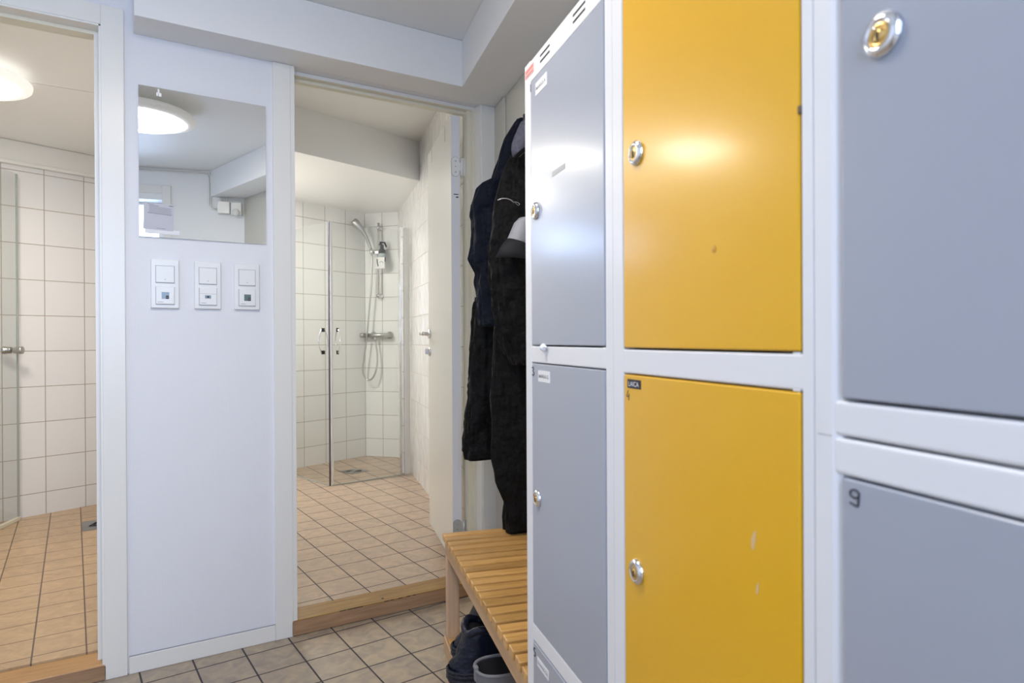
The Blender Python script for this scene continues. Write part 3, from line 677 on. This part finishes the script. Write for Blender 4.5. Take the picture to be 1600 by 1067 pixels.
# near grey column
t3, D3 = locker(.0650, .4302, (.0780, .4022), [(1.0512, 1.5450), (.5350, .9935), (.055, .4800)], [(1.5450, 1.6160), (1.0240, 1.0512), (.9935, 1.0222), (.5080, .5350), (.4800, .5062), (.031, .055)],
    'grey locker column nearest the camera with a horizontal seam in its frame', m_grey)
for d, l, z in ((D1[0], 1.1015, 1.3330), (D1[1], 1.0985, .8140), (D1[2], 1.0985, .30), (D2[0], .7262, 1.3335), (D2[1], .7295, .8070), (D2[2], .729, .30), (D3[0], .3620, 1.3175), (D3[1], .364, .775), (D3[2], .364, .28)):
    obj('lock', lock_mesh(l, z), d)
# slots in the white top panel of the far column
for la, lb in ((1.032, 1.080), (.884, .931)):
    for zc in (1.6040, 1.5935): obj('vent_slot', B().box(XL - .0002, XL + .0012, la, lb, zc - .0030, zc + .0012, m_black, .0008), t1)
b = B(); b.box(XL - .0006, XL + .0005, 1.1120, 1.1590, 1.5905, 1.6070, m_pink)
for zc, h, m in ((1.6000, .0050, m_red), (1.5950, .0012, m_red), (1.5925, .0009, m_red)): b.box(XL - .0010, XL - .0005, 1.1140, 1.1570, zc, zc + h, m)
obj('red_sticker', b, t1, label='pale red sticker on the white top panel')
def name_label(parent, l0, l1, z0, z1, s, paper=m_paper, ink=m_greyink, h=.007, stretch=1.0, dx=.004, name='name_label', lab=None):
    X = XL - .0008
    o = obj(name, B().box(X - .0005, X + .0003, l0, l1, z0, z1, paper), parent, label=lab)
    b = B(); text_into(b, s, h, (X - .0006, l1 - dx, (z0 + z1) / 2 - h / 2), MX, UP, ink, stretch, bold=.004)
    obj('lettering', b, parent)
def stroke(parent, pts, r, m=m_ink, name='handwritten_number'):
    """pts in metres: (towards the reader's right, up) from an origin on the door"""
    b = B(); b.tube([(XL - .0010, p[0], p[1]) for p in smooth_pts([(a, c, 0) for a, c in pts], 4)], r, m, 6); obj(name, b, parent)
name_label(D1[0], 1.0430, 1.1010, 1.5400, 1.5625, 'MARIUS A.', h=.0062, stretch=1.22)
obj('worn_tape', B().box(XL - .0011, XL - .0007, .963, 1.021, 1.3745, 1.3835, mat('grey_tape', (.30, .31, .33), .4)), D1[0])
stroke(D1[0], [(1.1280, 1.572), (1.1280, 1.564), (1.1282, 1.558)], .0006)
name_label(D1[1], 1.0350, 1.0940, 1.0255, 1.0455, 'MARIUS G.', h=.0062, stretch=1.22)
stroke(D1[1], [(1.1275, 1.0485), (1.1215, 1.0500), (1.1180, 1.0470), (1.1225, 1.0430), (1.1165, 1.0400), (1.1175, 1.0360), (1.1225, 1.0345), (1.1265, 1.0365)], .0009)
name_label(D1[2], 1.0485, 1.1061, .5085, .5250, 'JOHANNES CAR', h=.0052, stretch=.95)
stroke(D1[2], [(1.1175, .5330), (1.1245, .5325), (1.1240, .5275), (1.1180, .5265), (1.1165, .5215), (1.1200, .5185), (1.1240, .5190)], .0009)
b = B(); b.lathe((XL - .001, 1.057, 1.0865), (-1, 0, 0), [(0, .006), (.004, .0075), (.009, .004), (.011, 0)], m_plastic, 10); b.tube([(XL - .002, 1.072, 1.089), (XL - .006, 1.057, 1.0885), (XL - .003, 1.044, 1.087)], [.002, .0045, .0015], m_plastic, 8)
obj('tape_lump', b, t1, label='small white lump of tape on the crossbar')
name_label(D2[1], .7185, .7536, 1.0375, 1.0488, 'LAICA', paper=m_ink, ink=m_paper, h=.0062, stretch=1.1, dx=.0035, name='black_name_label', lab='black label')
stroke(D2[1], [(.7520, 1.0340), (.7555, 1.0275), (.7560, 1.0262), (.7530, 1.0262), (.7495, 1.0270)], .00055)
stroke(D2[1], [(.7492, 1.0300), (.7503, 1.0255), (.7503, 1.0215)], .00055)
b = B(); b.lathe((XL - .0008, .5656, 1.1916), (-1, 0, 0), [(0, .0042), (.00025, .0038), (.00025, 0)], mat('dark_yellow_spot', (.55, .27, .01), .4), 16); obj('dimple_spot', b, D2[0])  # small dimple in the door, drawn as a flat disc of darker yellow
m_scuff = mat('pale_scuff', (.66, .45, .20), .5)
for l, z, s in ((.5080, .9120, 1.0), (.5020, .8690, .6)):
    b = B(); pl = [(0, -.010), (-.0035, -.006), (-.0040, -.001), (-.0060, .001), (-.0045, .004), (-.0060, .011), (-.001, .007), (.0015, .001), (.0020, -.006)]
    b.prism([(XL - .0009, l + a * s, z + c * s) for a, c in pl], (-.0001, 0, 0), m_scuff); obj('scuff', b, D2[1])
for z in (1.0868, 1.0562): obj('hinge_pin', B().box(XL + .0005, XL + .008, .4475, .4560, z - .0012, z + .0016, m_plastic, .0004), t2)
obj('edge_chip', B().box(XL - .0012, XL + .002, .4440, .4475, 1.2890, 1.2960, mat('chip_dark', (.12, .07, .03), .5), .0006), D2[0])
b = B(); b.box(XL + .0005, XL + .008, .8215, .8290, 1.0863, 1.0890, m_plastic, .0004); obj('hinge_pin', b, t1)
stroke(D3[1], [(.3845, .9825), (.3880, .9850), (.3925, .9838), (.3930, .9805), (.3895, .9790), (.3860, .9800), (.3850, .9825)], .0008)
stroke(D3[1], [(.3850, .9825), (.3855, .9770), (.3860, .9735), (.3895, .9735), (.3935, .9745)], .0008)

# ================================================================== BENCH
p0 = LF.w((.4335, 2.150, 0)); BF = Frame((p0.x, p0.y, 0), -G - .0286)       # x towards the wall, -y along the bench to the camera
BD, BLn, BZ = .345, .972, .450
bench = thing('wooden_bench', 'slatted varnished pine bench against the right wall beside the lockers', 'bench', BF, (BD / 2, -BLn / 2, 0))
pitch = .0487; n_sl = 20
for k in range(n_sl):
    y1 = -.002 - k * pitch
    obj('slat', B().box(-.004, BD, y1 - .0350, y1, BZ - .022, BZ, m_pine, .0025), bench)
for x0 in (.004, BD - .030): obj('rail', B().box(x0, x0 + .024, -BLn + .002, -.004, BZ - .070, BZ - .0225, m_pine_rail, .002), bench)
obj('end_rail', B().box(.028, BD - .030, -.028, -.006, BZ - .066, BZ - .0225, m_pine, .002), bench)
for x0, y0 in ((.005, -.046), (BD - .047, -.046), (.005, -BLn + .006), (BD - .047, -BLn + .006)):
    obj('leg', B().box(x0, x0 + .040, y0, y0 + .040, .0005, BZ - .0705, m_pine_leg, .003), bench)
SZ = .112
for x0 in (-.003, BD - .024): obj('shelf_rail', B().box(x0, x0 + .0075, -BLn + .01, -.012, SZ - .055, SZ - .004, m_pine_rail, .002), bench)
for k in range(13):
    y1 = -.048 - k * .072
    obj('shelf_slat', B().box(.005, BD - .018, y1 - .042, y1, SZ - .014, SZ, m_pine, .002), bench)
random.seed(5)
for x, k, s in ((.27, 10, 1), (.12, 12, 1), (.115, 12, .7), (.20, 13, 1.1), (.13, 14, .6), (.19, 8, .7)):
    y = -.02 - k * pitch; obj('dark_knot', B().lathe((x, y, BZ - .0001), (0, 0, 1), [(0, .0032 * s), (.0004, .0028 * s), (.0004, 0)], m_black, 10), bench)

# ================================================================== HANGING CLOTHES
def garment(silh, l0, half, nr, m, seg=84, folds=(5, .06), seedv=0.0, hem=None, tilt=0.0, rough=.012):
    """silh: [(z, n_left, [n_right])] top to bottom; hangs beside the wall"""
    pts = []; zs = [s_[0] for s_ in silh]; N = 90
    def interp(z, j, dflt):
        for a, c in zip(silh, silh[1:]):
            if a[0] >= z >= c[0]:
                u = (a[0] - z) / max(1e-6, a[0] - c[0]); va = a[j] if len(a) > j else dflt; vc = c[j] if len(c) > j else dflt; return va + (vc - va) * u
        return silh[-1][j] if len(silh[-1]) > j else dflt
    rings = []
    for i in range(N + 1):
        z = zs[0] + (zs[-1] - zs[0]) * i / N; nl = interp(z, 1, nr); nrr = interp(z, 2, nr); hw = half(z) if callable(half) else half
        cx, a = (nl + nrr) / 2, (nrr - nl) / 2; ring = []
        for k in range(seg):
            t_ = 2 * math.pi * k / seg; c, s_ = math.cos(t_), math.sin(t_)
            e = .75; x = math.copysign(abs(c) ** e, c); y = math.copysign(abs(s_) ** e, s_)
            fz = folds[1] * (math.sin(folds[0] * t_ + seedv + z * 2.2 + 1.4 * math.sin(z * 5 + seedv)) + .5 * math.sin((folds[0] * 2 + 1) * t_ + z * 4.1 + seedv * 2))
            nn_ = noise.noise(Vector((x * 1.6 + seedv * 3, y * 1.6, z * 3.2))) * .10 + noise.noise(Vector((x * 4 + seedv, y * 4, z * 9))) * .05
            nn_ += .11 * (.5 - abs(noise.noise(Vector((x * 3 + y * 2 + seedv * 5, y * 3 - x, z * 6 + x * 5)))) * 2) if 3 < i < N - 3 else 0
            q = 1 + fz + nn_ - (.04 if True else 0)
            zz = z + (tilt * c if i in (0, N) else 0)
            ring.append((min(cx + a * x * q, .797), l0 + hw * y * q, zz))
        rings.append(ring)
    return B().loft(rings, m)
BLK = [(1.875, .735), (1.80, .690), (1.74, .672), (1.68, .640), (1.60, .610), (1.51, .585), (1.37, .573), (1.28, .570), (1.2, .575), (1.10, .60), (1.02, .64)]
# navy jacket nearest the door casing
def scl(L_, k): return [(q[0],) + tuple(min(v * k, .792) for v in q[1:]) for q in L_]
NV = [(1.900, .745), (1.885, .735), (1.8365, .705), (1.7388, .672), (1.683, .652), (1.655, .600), (1.583, .564), (1.478, .572), (1.389, .556), (1.338, .590), (1.303, .586), (1.244, .596), (1.15, .60), (1.10, .62)]
def taper(top, bot, z0, z1): return lambda z: top + (bot - top) * max(0, min(1, (z0 - z) / (z0 - z1)))
jk = obj('navy_jacket', garment(scl(NV[:-1], .974), 2.24, taper(.035, .058, 1.9, 1.6), .792, m_navy, folds=(4, .05), seedv=.4), None, LF, (.70, 2.30, 1.9), label='navy blue jacket hanging next to the white door casing', cat='jacket')
TL = [(1.27, .598, .79), (1.127, .583, .79), (.939, .568, .78), (.822, .560, .76), (.729, .550, .74), (.668, .549, .73), (.655, .552, .73)]
obj('black_trousers', garment(scl(TL, 1.017), 2.372, taper(.058, .055, 1.27, .66), .78, m_blackcloth, folds=(3, .04), seedv=1.3, tilt=.006), None, LF, (.68, 2.33, 1.27), label='black trouser leg hanging below the navy jacket, ends above the bench', cat='trousers')
bj = obj('black_jacket', garment(scl(BLK, .970), 1.96, taper(.035, .058, 1.87, 1.45), .792, m_blackcloth, folds=(5, .045), seedv=2.1), None, LF, (.70, 2.02, 1.87), label='black jacket with a short silver chest zip and grey knitted collar', cat='jacket')
OV = [(1.36, .66, .79), (1.226, .600, .79), (1.12, .585, .79), (1.041, .580, .79), (.856, .572, .79), (.707, .572, .79), (.628, .582, .79), (.543, .612, .79), (.486, .604, .79), (.456, .606, .79)]
ov = obj('black_overalls', garment(scl(OV, 1.03), 2.092, taper(.055, .050, 1.36, .46), .79, m_blackcloth, folds=(4, .055), seedv=3.7, tilt=.003), None, LF, (.69, 2.03, 1.36), label='long black overalls hanging down onto the far end of the bench', cat='overalls')

bpy.context.view_layer.update()
# parts of the black jacket: shown at their places on its front (seen from the room, L just below the cloth)
def lnp(px, py, l):
    """point of the plane across the room at distance l along the lockers, from measured sight lines"""
    M_ = (r3, d3, f2); d = r3 * ((px - 800) / 1010) + d3 * ((py - 533.5) / 1010) + f2
    Lv = Vector((math.sin(G), math.cos(G), 0)); t_ = l / d.dot(Lv); P = Vector((0, 0, CAM_H)) + d * t_
    return (P.dot(Vector((math.cos(G), -math.sin(G), 0))), l, P.z)
def ribbon(row_pts, l, th, m, lump=.006, sub=6, sd=0.0):
    """row_pts: rows of measured outline points; surface bulges towards the room"""
    grid = []
    nr_ = len(row_pts)
    for i in range(nr_):
        row = []
        a, c = row_pts[i]
        for k in range(sub + 1):
            u = k / sub; px = a[0] + (c[0] - a[0]) * u; py = a[1] + (c[1] - a[1]) * u
            n_, l_, z_ = lnp(px, py, l); bulge = .018 * math.sin(math.pi * u) + lump * noise.noise(Vector((px * .12 + sd, py * .12, 1.7)))
            row.append((n_, l_ - bulge, z_))
        grid.append(row)
    return B().sheet(grid, th, m)
obj('knit_collar', ribbon([((814, 190), (824, 190)), ((808, 203), (826, 203)), ((803, 214), (828, 216)), ((799, 226), (828, 228)), ((798, 236), (820, 238)), ((802, 245), (812, 246))], 1.880, .006, m_knit, .010, 6, 2.0), bj)
obj('collar_band', ribbon([((806, 244), (826, 222)), ((805, 249), (826, 232))], 1.876, .006, m_blackcloth), bj)
obj('pale_lining', ribbon([((812, 342), (826, 340)), ((804, 350), (826, 350)), ((799, 362), (826, 364)), ((794, 374), (826, 377)), ((793, 377), (826, 386))], 1.878, .004, m_greycloth, .008, 6, 5.0), bj)
obj('hem_flap', ribbon([((795, 373), (828, 384)), ((788, 380), (828, 390)), ((781, 390), (828, 397)), ((775, 402), (828, 405))], 1.872, .006, m_charcoal, .006, 6, 8.0), bj)
b = B(); zp = [lnp(px, py, 1.885) for px, py in ((777, 313), (784, 310.5), (791, 310.5), (797, 312.5), (803, 317))]
b.tube([(n_, l_ - .004, z_) for n_, l_, z_ in zp], .0020, m_zip, 6)
zp = [lnp(px, py, 1.883) for px, py in ((803, 316), (808, 317), (811, 320), (809, 322), (805, 319))]
b.tube([(n_, l_ - .008, z_) for n_, l_, z_ in zp], .0008, m_zip, 6, closed=True)
obj('zip', b, bj)
b = B(); n_, l_, z_ = lnp(819.5, 187, 1.98)
b.box(n_ - .004, n_ + .004, l_ - .006, l_ + .006, z_ - .020, z_ + .018, m_black, .002)
b.tube([(.7995, l_, z_ + .005), ((n_ + .80) / 2, l_, z_ - .012), (n_, l_, z_ - .016), (n_, l_, z_ + .01)], .004, m_black, 8)
b.box(.793, .7995, l_ - .014, l_ + .014, z_ - .02, z_ + .03, m_black, .002)
obj('coat_hook', b, None, LF, (.79, l_, z_), label='black metal coat hook on the right wall above the jackets', cat='coat hook')

# ================================================================== BOOTS under the bench
def sup(cx, cy, z, a, c, e=.8, n=28, ph=0):
    o = []
    for k in range(n):
        t_ = 2 * math.pi * k / n; x, y = math.cos(t_), math.sin(t_)
        o.append((cx + a * math.copysign(abs(x) ** e, x), cy + c * math.copysign(abs(y) ** e, y), z))
    return o
def winter_boot(xh, y, z0, hgt, lean, label, group):
    """heel towards the room at x = xh, toe towards the wall"""
    t = thing('winter_boot', label, 'boot', LF, (xh + .13, y, z0), group)
    c0_ = xh + .135
    b = B(); b.loft([sup(c0_, y, z0 + .0005, .126, .046), sup(c0_, y, z0 + .010, .134, .052), sup(c0_, y, z0 + .022, .134, .053), sup(c0_, y, z0 + .026, .128, .050)], m_sole)
    obj('sole', b, t)
    b = B(); b.loft([sup(c0_, y, z0 + .024, .1350, .0535), sup(c0_ - .001, y, z0 + .036, .1375, .0560), sup(c0_ - .001, y, z0 + .052, .1360, .0560), sup(c0_ - .004, y, z0 + .060, .1300, .0530)], m_bootrub, False, False)
    for zz in (.034, .046, .056): b.tube([(p[0], p[1], z0 + zz) for p in sup(c0_ - .001, y, 0, .1365, .0555)], .0028, m_bootrub, 6, closed=True)
    obj('rubber_foxing', b, t)
    prof = [(.024, .135, .130, .052), (.050, .133, .129, .052), (.070, .118, .110, .051), (.090, .098, .086, .050), (.110, .084, .070, .050), (.140, .078, .062, .051), (.170, .078, .060, .052)]
    rings = []
    for z, cx, a, c in prof:
        k = z / .170; zz = .024 + (z - .024) * (hgt - .024) / .146
        ring = []
        for q, p in enumerate(sup(xh + cx + lean * max(0, k - .3) / .7, y, z0 + zz, a, c)):
            w_ = 1 + .05 * math.sin(zz * 120) + .08 * noise.noise(Vector((q * .35, zz * 30, lean * 9)))
            ox, oy = xh + cx + lean * max(0, k - .3) / .7, y
            ring.append((ox + (p[0] - ox) * w_, oy + (p[1] - oy) * w_, p[2]))
        rings.append(ring)
    b = B(); b.loft(rings, m_boot, True, False)
    top = xh + .078 + lean
    b.loft([rings[-1], sup(top, y, z0 + hgt - .004, .048, .040), sup(top, y, z0 + hgt - .06, .044, .036)], m_bootlin, False, True)
    obj('upper', b, t)
    b = B(); b.tube([(p[0], p[1], z0 + hgt + .010 * math.sin(3 * i / 28 * 2 * math.pi + 1)) for i, p in enumerate(sup(top, y, 0, .057, .049))], .011, m_boot, 8, closed=True)
    obj('collar', b, t)
    b = B(); b.box(xh + .150, xh + .185, y - .0560, y - .0500, z0 + .066, z0 + .086, m_redcloth, .003); obj('red_patch', b, t, label='red patch')
    return t
winter_boot(.374, 1.800, SZ, .165, .030, 'dark navy winter boot nearer the camera on the shelf under the bench', 'pair of navy winter boots')
winter_boot(.415, 1.930, SZ, .185, .060, 'dark navy winter boot standing behind its mate on the shelf, farther from the camera', 'pair of navy winter boots')
def felt_boot(cx, y, z0, label):
    """toe towards the wall"""
    t = thing('felt_boot', label, 'boot', LF, (cx, y, z0))
    b = B(); b.loft([sup(cx + .03, y, z0 + .0005, .125, .045), sup(cx + .03, y, z0 + .022, .130, .050)], m_bootrub); obj('sole', b, t)
    prof = [(.022, .030, .126, .048), (.045, .028, .120, .048), (.065, .01, .100, .047), (.085, -.012, .080, .048), (.110, -.026, .066, .050), (.148, -.030, .066, .053)]
    rr = [sup(cx + dx, y, z0 + z, a, c) for z, dx, a, c in prof]
    b = B(); b.loft(rr, m_greyrub, True, False); obj('upper', b, t)
    b = B(); b.loft([sup(cx - .030, y, z0 + .146, .060, .048), sup(cx - .030, y, z0 + .144, .058, .045), sup(cx - .028, y, z0 + .08, .052, .040)], m_bootlin, False, True); obj('lining', b, t)
    obj('collar', B().tube(rr[-1], .0045, m_greyrub, 8, closed=True), t)
    obj('pull_tab', B().box(cx - .100, cx - .090, y - .012, y + .006, z0 + .120, z0 + .158, m_greyrub, .003), t)
felt_boot(.500, 1.600, SZ, 'grey boot with a black lining under the bench, its open top facing up')
